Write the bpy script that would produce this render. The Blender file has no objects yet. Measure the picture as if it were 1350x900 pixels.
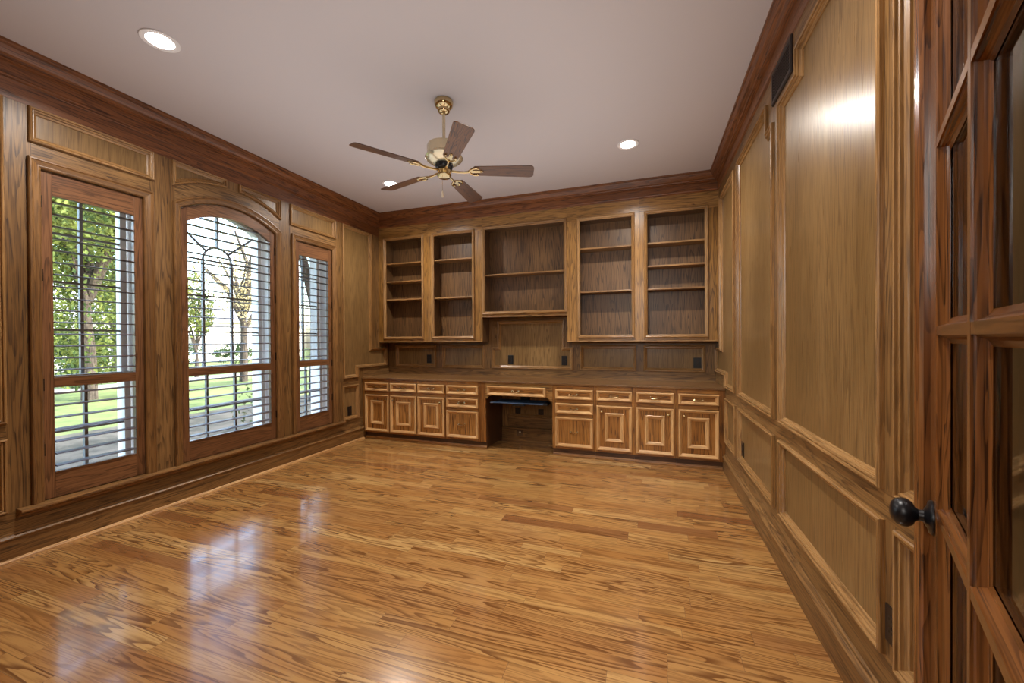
import bpy, bmesh, math, random
from mathutils import Vector, Matrix
R = random.Random(7)
PI = math.pi
COL = bpy.context.scene.collection

# ------------------------------------------------------------------ room dimensions (metres)
XL, XR, YB, YF, ZC = -3.58, 0.712, 4.88, 0.20, 3.05
YU = 4.66            # face of the bookcases
YD = 4.31            # face frame of the base cabinets
CAMZ = 1.3

def lin(h):
    h = h.lstrip('#')
    v = [int(h[i:i+2], 16)/255 for i in (0, 2, 4)]
    return tuple([x/12.92 if x <= .04045 else ((x+.055)/1.055)**2.4 for x in v]) + (1.0,)

# ------------------------------------------------------------------ materials
def newmat(name):
    m = bpy.data.materials.new(name); m.use_nodes = True
    nt = m.node_tree; nt.nodes.clear()
    out = nt.nodes.new('ShaderNodeOutputMaterial')
    return m, nt, out
def N(nt, t, **kw):
    n = nt.nodes.new(t)
    for k, v in kw.items():
        if k == 'ins':
            for a, b in v.items(): n.inputs[a].default_value = b
        else: setattr(n, k, v)
    return n
def math_(nt, op, a, b=None, c=None, clamp=False):
    n = nt.nodes.new('ShaderNodeMath'); n.operation = op; n.use_clamp = clamp
    for i, v in enumerate((a, b, c)):
        if v is None: continue
        if isinstance(v, (int, float)): n.inputs[i].default_value = v
        else: nt.links.new(v, n.inputs[i])
    return n.outputs[0]
def mixc(nt, fac, a, b, mode='MIX'):
    n = nt.nodes.new('ShaderNodeMix'); n.data_type = 'RGBA'; n.blend_type = mode
    for idx, v in ((0, fac), (6, a), (7, b)):
        if isinstance(v, (int, float)): n.inputs[idx].default_value = v
        elif isinstance(v, tuple): n.inputs[idx].default_value = v
        else: nt.links.new(v, n.inputs[idx])
    return n.outputs[2]
def maprange(nt, v, a, b, c=0., d=1.):
    n = nt.nodes.new('ShaderNodeMapRange'); n.interpolation_type = 'SMOOTHSTEP'
    nt.links.new(v, n.inputs[0])
    for i, x in zip((1, 2, 3, 4), (a, b, c, d)): n.inputs[i].default_value = x
    return n.outputs[0]

TONES = {           # light wood, mid wood, dark grain
    'wall':   ('926e43', '74532c', '3a2413'),
    'panel':  ('93744a', '7b5e37', '533a20'),
    'frame':  ('ad8148', '8e652f', '452b14'),
    'trim':   ('aa8354', '90693c', '553a1f'),
    'crown':  ('8a552f', '704220', '3c1d0c'),
    'base':   ('b27d3f', '96622b', '4a280f'),
    'basetr': ('dab078', 'c29560', '85592e'),
    'shut':   ('835a3a', '6e482c', '432815'),
    'louvre': ('5a4233', '4a3529', '33241b'),
    'case':   ('8f683c', '74512d', '3f2815'),
    'shelf':  ('7a5a37', '624529', '392414'),
    'top':    ('86623c', '6f4d2b', '452c16'),
    'skirt':  ('8f6a3e', '77522b', '412a15'),
    'door':   ('82522a', '623918', '32190a'),
    'blade':  ('6e4522', '52301a', '24130a'),
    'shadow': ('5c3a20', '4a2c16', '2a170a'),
}
_oak = {}
def oak(tone, axis='z', rough=.33, scale=1., cathedral=1.):
    key = (tone, axis, rough, scale, cathedral)
    if key in _oak: return _oak[key]
    L, M, D = [lin(c) for c in TONES[tone]]
    m, nt, out = newmat('oak_%s_%s' % (tone, axis))
    tc = N(nt, 'ShaderNodeTexCoord'); oi = N(nt, 'ShaderNodeObjectInfo')
    add = N(nt, 'ShaderNodeVectorMath', operation='MULTIPLY_ADD')
    comb = N(nt, 'ShaderNodeCombineXYZ')
    for i in range(3): nt.links.new(oi.outputs['Random'], comb.inputs[i])
    nt.links.new(comb.outputs[0], add.inputs[0]); add.inputs[1].default_value = (37.3, 21.7, 29.1)
    nt.links.new(tc.outputs['Object'], add.inputs[2])
    def mapped(across, along):
        s = [across]*3; s['xyz'.index(axis)] = along
        mp = N(nt, 'ShaderNodeVectorMath', operation='MULTIPLY')
        nt.links.new(add.outputs[0], mp.inputs[0]); mp.inputs[1].default_value = s
        return mp.outputs[0]
    def noise(vec, detail=2., dist=0., rough_=.5):
        n = N(nt, 'ShaderNodeTexNoise'); n.inputs['Scale'].default_value = 1.
        n.inputs['Detail'].default_value = detail; n.inputs['Distortion'].default_value = dist
        n.inputs['Roughness'].default_value = rough_
        nt.links.new(vec, n.inputs['Vector']); return n.outputs['Fac']
    ring = noise(mapped(15.*scale, .95*scale), 1.6, .18)
    rings = math_(nt, 'FRACT', math_(nt, 'MULTIPLY', ring, 11.5))
    line = math_(nt, 'MULTIPLY', maprange(nt, rings, .46, .90), maprange(nt, rings, 1.0, .95))
    pores = noise(mapped(210., 5.5), 2.)
    pore = maprange(nt, pores, .50, .64)
    line = math_(nt, 'MULTIPLY', line, math_(nt, 'ADD', .55, math_(nt, 'MULTIPLY', pore, .6)), clamp=True)
    fl = maprange(nt, noise(mapped(75., 4.), 1.), .58, .72)
    tone_ = noise(mapped(2.6, .5), 2.)
    c = mixc(nt, maprange(nt, tone_, .3, .7), M, L)
    c = mixc(nt, math_(nt, 'MULTIPLY', line, .95*cathedral), c, D)
    c = mixc(nt, math_(nt, 'MULTIPLY', fl, .36), c, D)
    c = mixc(nt, math_(nt, 'MULTIPLY', pore, .45), c, D)
    b = N(nt, 'ShaderNodeBsdfPrincipled')
    nt.links.new(c, b.inputs['Base Color'])
    rr = math_(nt, 'ADD', rough, math_(nt, 'MULTIPLY', pores, .12))
    nt.links.new(rr, b.inputs['Roughness'])
    bp = N(nt, 'ShaderNodeBump'); bp.inputs['Strength'].default_value = .10; bp.inputs['Distance'].default_value = .002
    nt.links.new(pores, bp.inputs['Height']); nt.links.new(bp.outputs[0], b.inputs['Normal'])
    nt.links.new(b.outputs[0], out.inputs[0])
    _oak[key] = m
    return m

def plain(name, col, rough=.5, metal=0., spec=.5, bump=0., bscale=80., var=.0):
    m, nt, out = newmat(name)
    b = N(nt, 'ShaderNodeBsdfPrincipled')
    b.inputs['Roughness'].default_value = rough; b.inputs['Metallic'].default_value = metal
    b.inputs['Specular IOR Level'].default_value = spec
    tc = N(nt, 'ShaderNodeTexCoord')
    n = N(nt, 'ShaderNodeTexNoise'); n.inputs['Scale'].default_value = bscale; n.inputs['Detail'].default_value = 4
    nt.links.new(tc.outputs['Object'], n.inputs['Vector'])
    c = lin(col)
    d = tuple([x*(1-var) for x in c[:3]]) + (1,)
    nt.links.new(mixc(nt, n.outputs['Fac'], c, d), b.inputs['Base Color'])
    if bump:
        bp = N(nt, 'ShaderNodeBump'); bp.inputs['Strength'].default_value = bump; bp.inputs['Distance'].default_value = .004
        nt.links.new(n.outputs['Fac'], bp.inputs['Height']); nt.links.new(bp.outputs[0], b.inputs['Normal'])
    nt.links.new(b.outputs[0], out.inputs[0])
    return m

def floor_mat():
    m, nt, out = newmat('oak_floor')
    tc = N(nt, 'ShaderNodeTexCoord')
    at = N(nt, 'ShaderNodeAttribute'); at.attribute_name = 'plank'
    sep = N(nt, 'ShaderNodeSeparateColor'); nt.links.new(at.outputs['Color'], sep.inputs[0])
    add = N(nt, 'ShaderNodeVectorMath', operation='MULTIPLY_ADD')
    nt.links.new(at.outputs['Color'], add.inputs[0]); add.inputs[1].default_value = (53., 47., 61.)
    nt.links.new(tc.outputs['Object'], add.inputs[2])
    def mapped(v):
        mp = N(nt, 'ShaderNodeVectorMath', operation='MULTIPLY'); nt.links.new(add.outputs[0], mp.inputs[0])
        mp.inputs[1].default_value = v; return mp.outputs[0]
    def noise(vec, detail=2., dist=0.):
        n = N(nt, 'ShaderNodeTexNoise'); n.inputs['Scale'].default_value = 1.
        n.inputs['Detail'].default_value = detail; n.inputs['Distortion'].default_value = dist
        nt.links.new(vec, n.inputs['Vector']); return n.outputs['Fac']
    ring = noise(mapped((.8, 13., 13.)), 1.5, .25)
    rings = math_(nt, 'FRACT', math_(nt, 'MULTIPLY', ring, 13.))
    line = math_(nt, 'MULTIPLY', maprange(nt, rings, .30, .90), maprange(nt, rings, 1.0, .94))
    pores = noise(mapped((7., 230., 230.)), 2.)
    fl = maprange(nt, noise(mapped((5., 70., 70.)), 1.5), .56, .74)
    tone = sep.outputs['Red']
    ramp = N(nt, 'ShaderNodeValToRGB'); nt.links.new(tone, ramp.inputs[0])
    e = ramp.color_ramp.elements
    e[0].position = 0.; e[0].color = lin('8a5c36')
    e[1].position = 1.; e[1].color = lin('d2ae74')
    for p, c in ((.10, '976a40'), (.25, 'a97c49'), (.55, 'b58951'), (.8, 'be955b')):
        k = e.new(p); k.color = lin(c)
    big = noise(mapped((1.0, 5., 5.)), 2.)
    c = mixc(nt, maprange(nt, big, .3, .75, 0., .5), ramp.outputs[0], mixc(nt, 1., ramp.outputs[0], lin('d0a878'), 'MULTIPLY'))
    amt = math_(nt, 'MULTIPLY', maprange(nt, sep.outputs['Blue'], .0, .8, .42, .95), line)
    c = mixc(nt, amt, c, lin('6a4220'))
    c = mixc(nt, math_(nt, 'MULTIPLY', fl, .44), c, lin('633a1a'))
    c = mixc(nt, math_(nt, 'MULTIPLY', maprange(nt, pores, .5, .7), .28), c, lin('6b3f1c'))
    b = N(nt, 'ShaderNodeBsdfPrincipled'); nt.links.new(c, b.inputs['Base Color'])
    nt.links.new(math_(nt, 'ADD', .13, math_(nt, 'MULTIPLY', noise(mapped((2., 6., 6.)), 3.), .14)), b.inputs['Roughness'])
    b.inputs['Coat Weight'].default_value = .7; b.inputs['Coat Roughness'].default_value = .10
    bp = N(nt, 'ShaderNodeBump'); bp.inputs['Strength'].default_value = .06; bp.inputs['Distance'].default_value = .002
    nt.links.new(pores, bp.inputs['Height']); nt.links.new(bp.outputs[0], b.inputs['Normal'])
    nt.links.new(b.outputs[0], out.inputs[0])
    return m

def glass_mat(name, tint='f4f8f8', strength=1.):
    m, nt, out = newmat(name)
    tr = N(nt, 'ShaderNodeBsdfTransparent'); tr.inputs[0].default_value = lin(tint)
    gl = N(nt, 'ShaderNodeBsdfGlossy'); gl.inputs['Roughness'].default_value = .03
    fr = N(nt, 'ShaderNodeFresnel'); fr.inputs[0].default_value = 1.45
    mx = N(nt, 'ShaderNodeMixShader')
    nt.links.new(math_(nt, 'MULTIPLY', fr.outputs[0], strength), mx.inputs[0])
    nt.links.new(tr.outputs[0], mx.inputs[1]); nt.links.new(gl.outputs[0], mx.inputs[2])
    nt.links.new(mx.outputs[0], out.inputs[0])
    return m
def emis(name, col, s):
    m, nt, out = newmat(name)
    e = N(nt, 'ShaderNodeEmission'); e.inputs[0].default_value = lin(col); e.inputs[1].default_value = s
    nt.links.new(e.outputs[0], out.inputs[0]); return m
def leafmat(name, a, b, scale=1.2, trans=.22):
    m, nt, out = newmat(name)
    tc = N(nt, 'ShaderNodeTexCoord'); n = N(nt, 'ShaderNodeTexNoise'); n.inputs['Scale'].default_value = scale
    n.inputs['Detail'].default_value = 5; n.inputs['Roughness'].default_value = .75
    nt.links.new(tc.outputs['Object'], n.inputs['Vector'])
    c = mixc(nt, maprange(nt, n.outputs['Fac'], .35, .68), lin(a), lin(b))
    d = N(nt, 'ShaderNodeBsdfDiffuse'); nt.links.new(c, d.inputs[0])
    t = N(nt, 'ShaderNodeBsdfTranslucent'); nt.links.new(c, t.inputs[0])
    mx = N(nt, 'ShaderNodeMixShader'); mx.inputs[0].default_value = trans
    nt.links.new(d.outputs[0], mx.inputs[1]); nt.links.new(t.outputs[0], mx.inputs[2])
    nt.links.new(mx.outputs[0], out.inputs[0]); return m

BRASS = plain('polished_brass', 'cdb589', .12, 1.)
BRASSLT = plain('lacquered_brass', 'ddd0b0', .22, .7)
BLACK = plain('black_bronze', '17161a', .32, .3)
BRONZE = plain('dark_bronze_plate', '2a1f1a', .4, .2)
BLACKPL = plain('black_plastic', '111114', .35)
DARKVOID = plain('vent_dark', '0a0908', .8)
CEIL = plain('ceiling_paint', 'c9c1c0', .85, 0, .2, .05, 300., .02)
WHITE = plain('white_window_paint', 'f2f0ee', .4)
SASH = plain('muntin_grey', '8e9093', .45)  # muntin bars greyer than the white sash frames
JAMB = plain('window_jamb_paint', 'efe6e0', .5)
HINGE = plain('hinge_bronze', '1d1714', .4, .5)
TRAY = plain('tray_blue_grey', '3c5472', .45)
TRAYDK = plain('tray_black', '14161a', .4)
IVORY = plain('ivory_plastic', 'c8b69a', .4)
GLASS = glass_mat('window_glass', 'f6fafa', .6)
DGLASS = glass_mat('door_glass', 'eef0ee', 1.)
LAMP = emis('downlight_glow', 'fff8f2', 30.)
LAMPRING = plain('white_lamp_trim', 'e8e4e2', .4)

# ------------------------------------------------------------------ mesh building
class MB:
    def __init__(s): s.v = []; s.f = []; s.m = []
    def add(s, vs, fs, mi=0):
        o = len(s.v); s.v += [tuple(v) for v in vs]
        for f in fs: s.f.append(tuple(i+o for i in f)); s.m.append(mi)
    def box(s, x0, x1, y0, y1, z0, z1, mi=0):
        s.add([(x0,y0,z0),(x1,y0,z0),(x1,y1,z0),(x0,y1,z0),(x0,y0,z1),(x1,y0,z1),(x1,y1,z1),(x0,y1,z1)],
              [(0,3,2,1),(4,5,6,7),(0,1,5,4),(1,2,6,5),(2,3,7,6),(3,0,4,7)], mi)
        return s
    def prism(s, poly, fn, h0, h1, mi=0):          # polygon in a plane, extruded along the plane's normal
        n = len(poly)
        s.add([fn(a, b, h0) for a, b in poly] + [fn(a, b, h1) for a, b in poly],
              [tuple(range(n)), tuple(range(2*n-1, n-1, -1))] + [(i, (i+1) % n, n+(i+1) % n, n+i) for i in range(n)], mi)
        return s
    def rect(s, a0, a1, b0, b1, fn, h0, h1, mi=0):
        return s.prism([(a0,b0),(a1,b0),(a1,b1),(a0,b1)], fn, h0, h1, mi)
    def sweep(s, path, prof, fn, closed=True, mi=0, inward=None, hor=None):
        n = len(path)
        ar = sum(path[i][0]*path[(i+1) % n][1]-path[(i+1) % n][0]*path[i][1] for i in range(n))
        sg = 1 if ar > 0 else -1
        if inward: sg = inward
        nor = []
        for i in range(n if closed else n-1):
            a, b = path[i], path[(i+1) % n]; dx, dy = b[0]-a[0], b[1]-a[1]; l = math.hypot(dx, dy)
            nor.append((-dy/l*sg, dx/l*sg))
        mit = []
        for i in range(n):
            if closed: n1, n2 = nor[i-1], nor[i]
            else: n1, n2 = nor[max(i-1, 0)], nor[min(i, n-2)]
            d = 1+n1[0]*n2[0]+n1[1]*n2[1]
            mit.append(((n1[0]+n2[0])/d, (n1[1]+n2[1])/d))
        vs = []
        for (o, h) in prof:
            for p, q in zip(path, mit): vs.append(fn(p[0]+q[0]*o, p[1]+q[1]*o, h))
        fs = []; mis = []; k = len(prof)
        for j in range(k-1):
            for i in range(n if closed else n-1):
                i2 = (i+1) % n
                fs.append((j*n+i, j*n+i2, (j+1)*n+i2, (j+1)*n+i))
                mis.append(hor if (hor is not None and abs(path[i2][0]-path[i][0]) > abs(path[i2][1]-path[i][1])) else mi)
        if not closed:
            fs.append(tuple(j*n for j in range(k))); fs.append(tuple(j*n+n-1 for j in range(k-1, -1, -1)))
        s.add(vs, fs, mi); m0 = len(s.m)-len(fs); s.m[m0:m0+len(mis)] = mis; return s
    def lathe(s, prof, c=(0,0,0), axis='z', seg=28, mi=0):
        vs = []
        for r, h in prof:
            for i in range(seg):
                t = 2*PI*i/seg; a, b = r*math.cos(t), r*math.sin(t)
                p = (a, b, h) if axis == 'z' else ((h, a, b) if axis == 'x' else (b, h, a))
                vs.append((p[0]+c[0], p[1]+c[1], p[2]+c[2]))
        fs = []
        for j in range(len(prof)-1):
            for i in range(seg):
                i2 = (i+1) % seg
                fs.append((j*seg+i, j*seg+i2, (j+1)*seg+i2, (j+1)*seg+i))
        fs.append(tuple(range(seg-1, -1, -1))); fs.append(tuple((len(prof)-1)*seg+i for i in range(seg)))
        s.add(vs, fs, mi); return s
    def tube(s, pts, r, seg=8, mi=0):
        pts = [Vector(p) for p in pts]; vs = []
        rr = r if isinstance(r, (list, tuple)) else [r]*len(pts)
        for i, p in enumerate(pts):
            t = (pts[min(i+1, len(pts)-1)]-pts[max(i-1, 0)]).normalized()
            u = t.cross(Vector((0,0,1)));
            if u.length < .05: u = t.cross(Vector((1,0,0)))
            u.normalize(); w = t.cross(u)
            for k in range(seg):
                a = 2*PI*k/seg; vs.append(p+(u*math.cos(a)+w*math.sin(a))*rr[i])
        fs = []
        for j in range(len(pts)-1):
            for k in range(seg):
                k2 = (k+1) % seg; fs.append((j*seg+k, j*seg+k2, (j+1)*seg+k2, (j+1)*seg+k))
        fs.append(tuple(range(seg-1, -1, -1))); fs.append(tuple((len(pts)-1)*seg+k for k in range(seg)))
        s.add(vs, fs, mi); return s
    def build(s, name, mats, parent=None, off=(0,0,0), bevel=0., smooth=False, recalc=True, label=None):
        me = bpy.data.meshes.new(name)
        me.from_pydata([(v[0]-off[0], v[1]-off[1], v[2]-off[2]) for v in s.v], [], s.f)
        if not isinstance(mats, (list, tuple)): mats = [mats]
        for m in mats: me.materials.append(m)
        me.polygons.foreach_set('material_index', s.m)
        if recalc:
            bm = bmesh.new(); bm.from_mesh(me); bmesh.ops.recalc_face_normals(bm, faces=bm.faces); bm.to_mesh(me); bm.free()
        if smooth:
            me.polygons.foreach_set('use_smooth', [True]*len(me.polygons))
            try: me.set_sharp_from_angle(angle=math.radians(38))
            except Exception: pass
        o = bpy.data.objects.new(name, me); COL.objects.link(o)
        if parent: o.parent = parent
        if bevel:
            b = o.modifiers.new('bevel', 'BEVEL'); b.width = bevel; b.segments = 2; b.limit_method = 'ANGLE'
        if label: o['label'] = label
        return o

def thing(name, label, cat, loc=(0,0,0), rotz=0., group=None):
    o = bpy.data.objects.new(name, None); COL.objects.link(o); o.empty_display_size = .1
    o.location = loc; o.rotation_euler = (0, 0, rotz); o['label'] = label; o['category'] = cat
    if group: o['group'] = group
    return o
def tag(o, label, cat, group=None, kind=None):
    o['label'] = label; o['category'] = cat
    if group: o['group'] = group
    if kind: o['kind'] = kind
    return o
def struct(o, label=None, cat=None):
    o['kind'] = 'structure'
    if label: o['label'] = label; o['category'] = cat
    return o
def dup(o, parent=None, loc=None):
    c = o.copy(); COL.objects.link(c)
    if parent: c.parent = parent
    if loc is not None: c.location = loc
    for ch in list(o.children): dup(ch, c)
    return c

FL = lambda a, b, h: (XL+h, a, b)          # left wall: a = y, b = z, h = out of the wall
FR = lambda a, b, h: (XR-h, a, b)
FBK = lambda a, b, h: (a, YB-h, b)
FU = lambda a, b, h: (a, YU-h, b)
FD = lambda a, b, h: (a, YD-h, b)

PM = [(0,-.002),(0,.014),(.003,.019),(.008,.021),(.013,.019),(.0145,.010),(.0165,.009),(.018,.013),(.022,.0135),(.0255,.011),(.027,.003),(.034,-.002),(.039,-.005),(.041,-.013)]
tcount = [0]
def trim(mb, mat, label=None, **kw):
    tcount[0] += 1
    o = mb.build('trim_%d' % tcount[0], mat, **kw); struct(o, label, 'trim' if label else None); return o
def panel(fn, poly, tone='trim', label=None, prof=PM, axis='z'):
    ax = 'x' if fn is FBK else 'y'
    return trim(MB().sweep(poly, prof, fn, True, 0, None, 1), [oak(tone, 'z', .22, 1., .5), oak(tone, ax, .22, 1., .5)], label)
def rc(a0, a1, b0, b1): return [(a0,b0),(a1,b0),(a1,b1),(a0,b1)]

# ------------------------------------------------------------------ floor (strip oak, boards along x)
def make_floor():
    mb = MB(); cols = []
    x0, x1 = XL-.1, XR+.1
    mb.box(x0, x1, -.9, YB+.1, -.06, -.0012, 1)
    cols += [(.2,.2,.2,1)]*24
    y = -.9
    while y < YB+.05:
        w = R.choice((.058, .083, .083, .083, .105))
        x = x0 - R.uniform(0, .9)
        while x < x1:
            l = R.uniform(.32, 1.15)
            a, b = max(x, x0), min(x+l, x1); g = .0005
            if b-a > .01:
                t = R.random(); t = min(1, max(0, R.gauss(.55, .17)))
                if R.random() < .025: t = R.uniform(0, .12)
                mb.add([(a+g,y+g,0),(b-g,y+g,0),(b-g,y+w-g,0),(a+g,y+w-g,0)], [(0,1,2,3)], 0)
                cols += [(t, R.random(), R.random(), 1)]*4
            x += l
        y += w
    o = mb.build('floor', [floor_mat(), plain('floor_gap', '3c2412', .8)], recalc=False)
    ca = o.data.color_attributes.new('plank', 'FLOAT_COLOR', 'CORNER')
    for i, c in enumerate(cols): ca.data[i].color = c
    struct(o, 'oak strip floor with a satin varnish', 'floor')
make_floor()

mb = MB().box(XL-.2, 1.6, -.9, YB+.2, ZC, ZC+.1); mb.box(-1.9, 1.6, -3.2, -.9, ZC, ZC+.1)  # the stretch over the hallway is added to shut out the sun
struct(mb.build('ceiling', CEIL), 'plain pale ceiling of the room', 'ceiling')

# ------------------------------------------------------------------ windows' geometry
W = [dict(y0=1.325, y1=1.975), dict(y0=2.105, y1=3.09), dict(y0=3.213, y1=3.847)]
CT, AS, AR = 2.437, 2.415, .859            # casing top, arch spring, arch radius (outer)
AC = ((2.105+3.09)/2, 2.567-.859)          # arch centre
def arc(r, ya, yb, n=18):
    pts = []
    for i in range(n+1):
        y = ya+(yb-ya)*i/n
        pts.append((y, AC[1]+math.sqrt(max(r*r-(y-AC[0])**2, 0))))
    return pts
CW = .058
RWOUT = .12                                 # wall slab thickness behind the field

# ------------------------------------------------------------------ left wall
def left_wall():
    wv, wh, pn, cr = oak('wall','z',.33), oak('wall','y',.33), oak('panel','z',.26,1.,.55), oak('crown','y',.33)
    mb = MB(); F0 = -.012
    # slab with three openings (material 2 = panel fields)
    o1 = (W[0]['y0']+CW-.01, W[0]['y1']-CW+.01); o2 = (W[1]['y0']+CW-.01, W[1]['y1']-CW+.01); o3 = (W[2]['y0']+CW-.01, W[2]['y1']-CW+.01)
    S = lambda a0, a1, b0, b1: mb.rect(a0, a1, b0, b1, FL, -RWOUT, F0, 2)
    ys = [-.1, o1[0], o1[1], o2[0], o2[1], o3[0], o3[1], YB+.1]
    S(ys[0], ys[1], 0, ZC); S(ys[2], ys[3], 0, ZC); S(ys[4], ys[5], 0, ZC); S(ys[6], ys[7], 0, ZC)
    for a, b in (o1, o3): S(a, b, 0, .30); S(a, b, CT-CW+.01, ZC)
    S(o2[0], o2[1], 0, .30)
    mb.prism(arc(AR-CW+.01, o2[0], o2[1]) + [(o2[1], ZC), (o2[0], ZC)], FL, -RWOUT, F0, 2)
    # boards: 0 vertical grain, 1 horizontal grain
    V = lambda a0, a1, b0, b1: mb.rect(a0, a1, b0, b1, FL, F0, 0, 0)
    H = lambda a0, a1, b0, b1, h=0: mb.rect(a0, a1, b0, b1, FL, F0, h, 1)
    mb.rect(YF, YU, 2.745, 2.90, FL, F0, .002, 3)          # rail under the crown; its underlit darkness put in as the crown tone
    H(YF, YU-.1, .14, .29)                                  # bottom rail
    V(1.23, W[0]['y0']+.02, .29, 2.745); V(W[0]['y1']-.02, W[1]['y0']+.02, .29, 2.745)
    V(W[1]['y1']-.02, W[2]['y0']+.02, .29, 2.745); V(W[2]['y1']-.02, 3.953, .29, 2.745)
    V(4.492, 4.665, 1.188, 2.745); V(4.225, 4.32, .29, .932); V(4.80, YB, .93, 1.22)
    H(4.32, YB, .80, .932); H(3.953, 4.225, .727, .817); H(YF, 1.23, .727, .817)
    for w in (W[0], W[2]): H(w['y0']+.02, w['y1']-.02, CT-.02, 2.528)
    # arched header
    ro = .9655
    band = arc(AR-.02, 2.125, 3.07) + list(reversed(arc(ro, 2.125, 3.07)))
    mb.prism(band, FL, F0, 0, 1)
    mid = arc(ro, 2.533, 2.647, 4) + [(2.647, 2.745), (2.533, 2.745)]
    mb.prism(mid, FL, F0, 0, 0)
    o = mb.build('wall_left', [wv, wh, pn, cr])
    struct(o, 'oak panelled wall with three windows', 'wall')
    # mouldings round the panels
    panel(FL, rc(1.331, 1.980, 2.528, 2.745))
    panel(FL, rc(3.20, 3.845, 2.52, 2.745))
    panel(FL, arc(ro, 2.104, 2.533) + [(2.533, 2.745), (2.104, 2.745)])
    panel(FL, arc(ro, 2.647, 3.088) + [(3.088, 2.745), (2.647, 2.745)])
    panel(FL, [(3.955,.817),(4.222,.817),(4.222,.932),(4.82,.932),(4.82,1.188),(4.492,1.188),(4.492,2.745),(3.955,2.745)])
    panel(FL, rc(3.94, 4.225, .29, .727))
    panel(FL, rc(.45, 1.23, .817, 2.745)); panel(FL, rc(.45, 1.23, .29, .727))
    # window casings
    CP = [(0,-.004),(0,.020),(.004,.025),(.012,.026),(.018,.020),(.024,.019),(.040,.012),(.046,.013),(.052,.010),(CW,.004),(CW,-.07)]
    for i, w in enumerate(W):
        if i == 1: path = [(w['y0'],.30)] + arc(AR, w['y0'], w['y1'], 24) + [(w['y1'],.30)]
        else: path = [(w['y0'],.30),(w['y0'],CT),(w['y1'],CT),(w['y1'],.30)]
        trim(MB().sweep(path, CP, FL, False, 0, None, 1), [oak('case','z',.28,1.,.6), oak('case','y',.28,1.,.6)])
    # window stool under all three windows
    prof = [(0,.30),(.052,.300),(.060,.296),(.062,.288),(.060,.281),(.045,.276),(.030,.270),(.018,.262),(.014,.250),(0,.248)]
    mb = MB(); n = len(prof)
    vs = [(XL+h, y, z) for y in (1.265, 3.935) for h, z in prof]
    vs = [(x-(.07 if (h == 0 and z > .29) else 0), y, z) for (x, y, z), (h, z_) in zip(vs, prof*2)]
    mb.add(vs, [tuple(range(n)), tuple(range(2*n-1, n-1, -1))] + [(i, (i+1) % n, n+(i+1) % n, n+i) for i in range(n)])
    trim(mb, oak('case','y',.3), 'long moulded window stool under the three windows')
left_wall()

# ------------------------------------------------------------------ right wall
PA = [(3.845,.820),(4.290,.820),(4.290,.930),(4.852,.930),(4.852,1.195),(4.548,1.195),(4.548,2.745),(3.845,2.745)]
PB = [(2.725,.815),(3.714,.815),(3.714,2.745),(2.850,2.745),(2.850,2.575),(2.725,2.575)]
PC = [(1.572,.815),(2.612,.815),(2.612,2.616),(2.335,2.616),(2.335,2.745),(1.572,2.745)]
PD = rc(.45, 1.494, .815, 2.745)
def right_wall():
    wv, wh, pn, cr = oak('wall','z',.28), oak('wall','y',.28), oak('panel','z',.24,1.,.55), oak('crown','y',.3)
    mb = MB(); F0 = -.012
    mb.rect(-.1, YB+.1, 0, ZC, FR, -RWOUT, F0, 2)
    V = lambda a0, a1, b0, b1: mb.rect(a0, a1, b0, b1, FR, F0, 0, 0)
    H = lambda a0, a1, b0, b1: mb.rect(a0, a1, b0, b1, FR, F0, 0, 1)
    mb.rect(YF, YU, 2.745, 2.90, FR, F0, .001, 1)
    H(YF, YU-.1, .14, .29)
    V(4.548, 4.665, 1.195, 2.745); V(4.278, 4.32, .29, .93); V(4.84, YB, .93, 1.25); H(4.32, YB, .80, .93)
    V(3.714, 3.845, .815, 2.745); V(2.612, 2.725, .815, 2.745); V(1.494, 1.572, .815, 2.745)
    V(3.706, 3.80, .29, .72); V(2.614, 2.72, .29, .72); V(1.494, 1.568, .29, .72)
    H(YF, 4.278, .72, .815)
    V(2.725, 2.850, 2.575, 2.745); V(2.335, 2.612, 2.616, 2.745)
    struct(mb.build('wall_right', [wv, wh, pn, cr]), 'glossy oak panelled wall opposite the windows', 'wall')
    for p in (PA, PB, PC, PD): panel(FR, p)
    for a, b in ((3.80, 4.278), (2.72, 3.706), (1.568, 2.614), (.45, 1.494)): panel(FR, rc(a, b, .29, .72))
right_wall()

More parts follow.
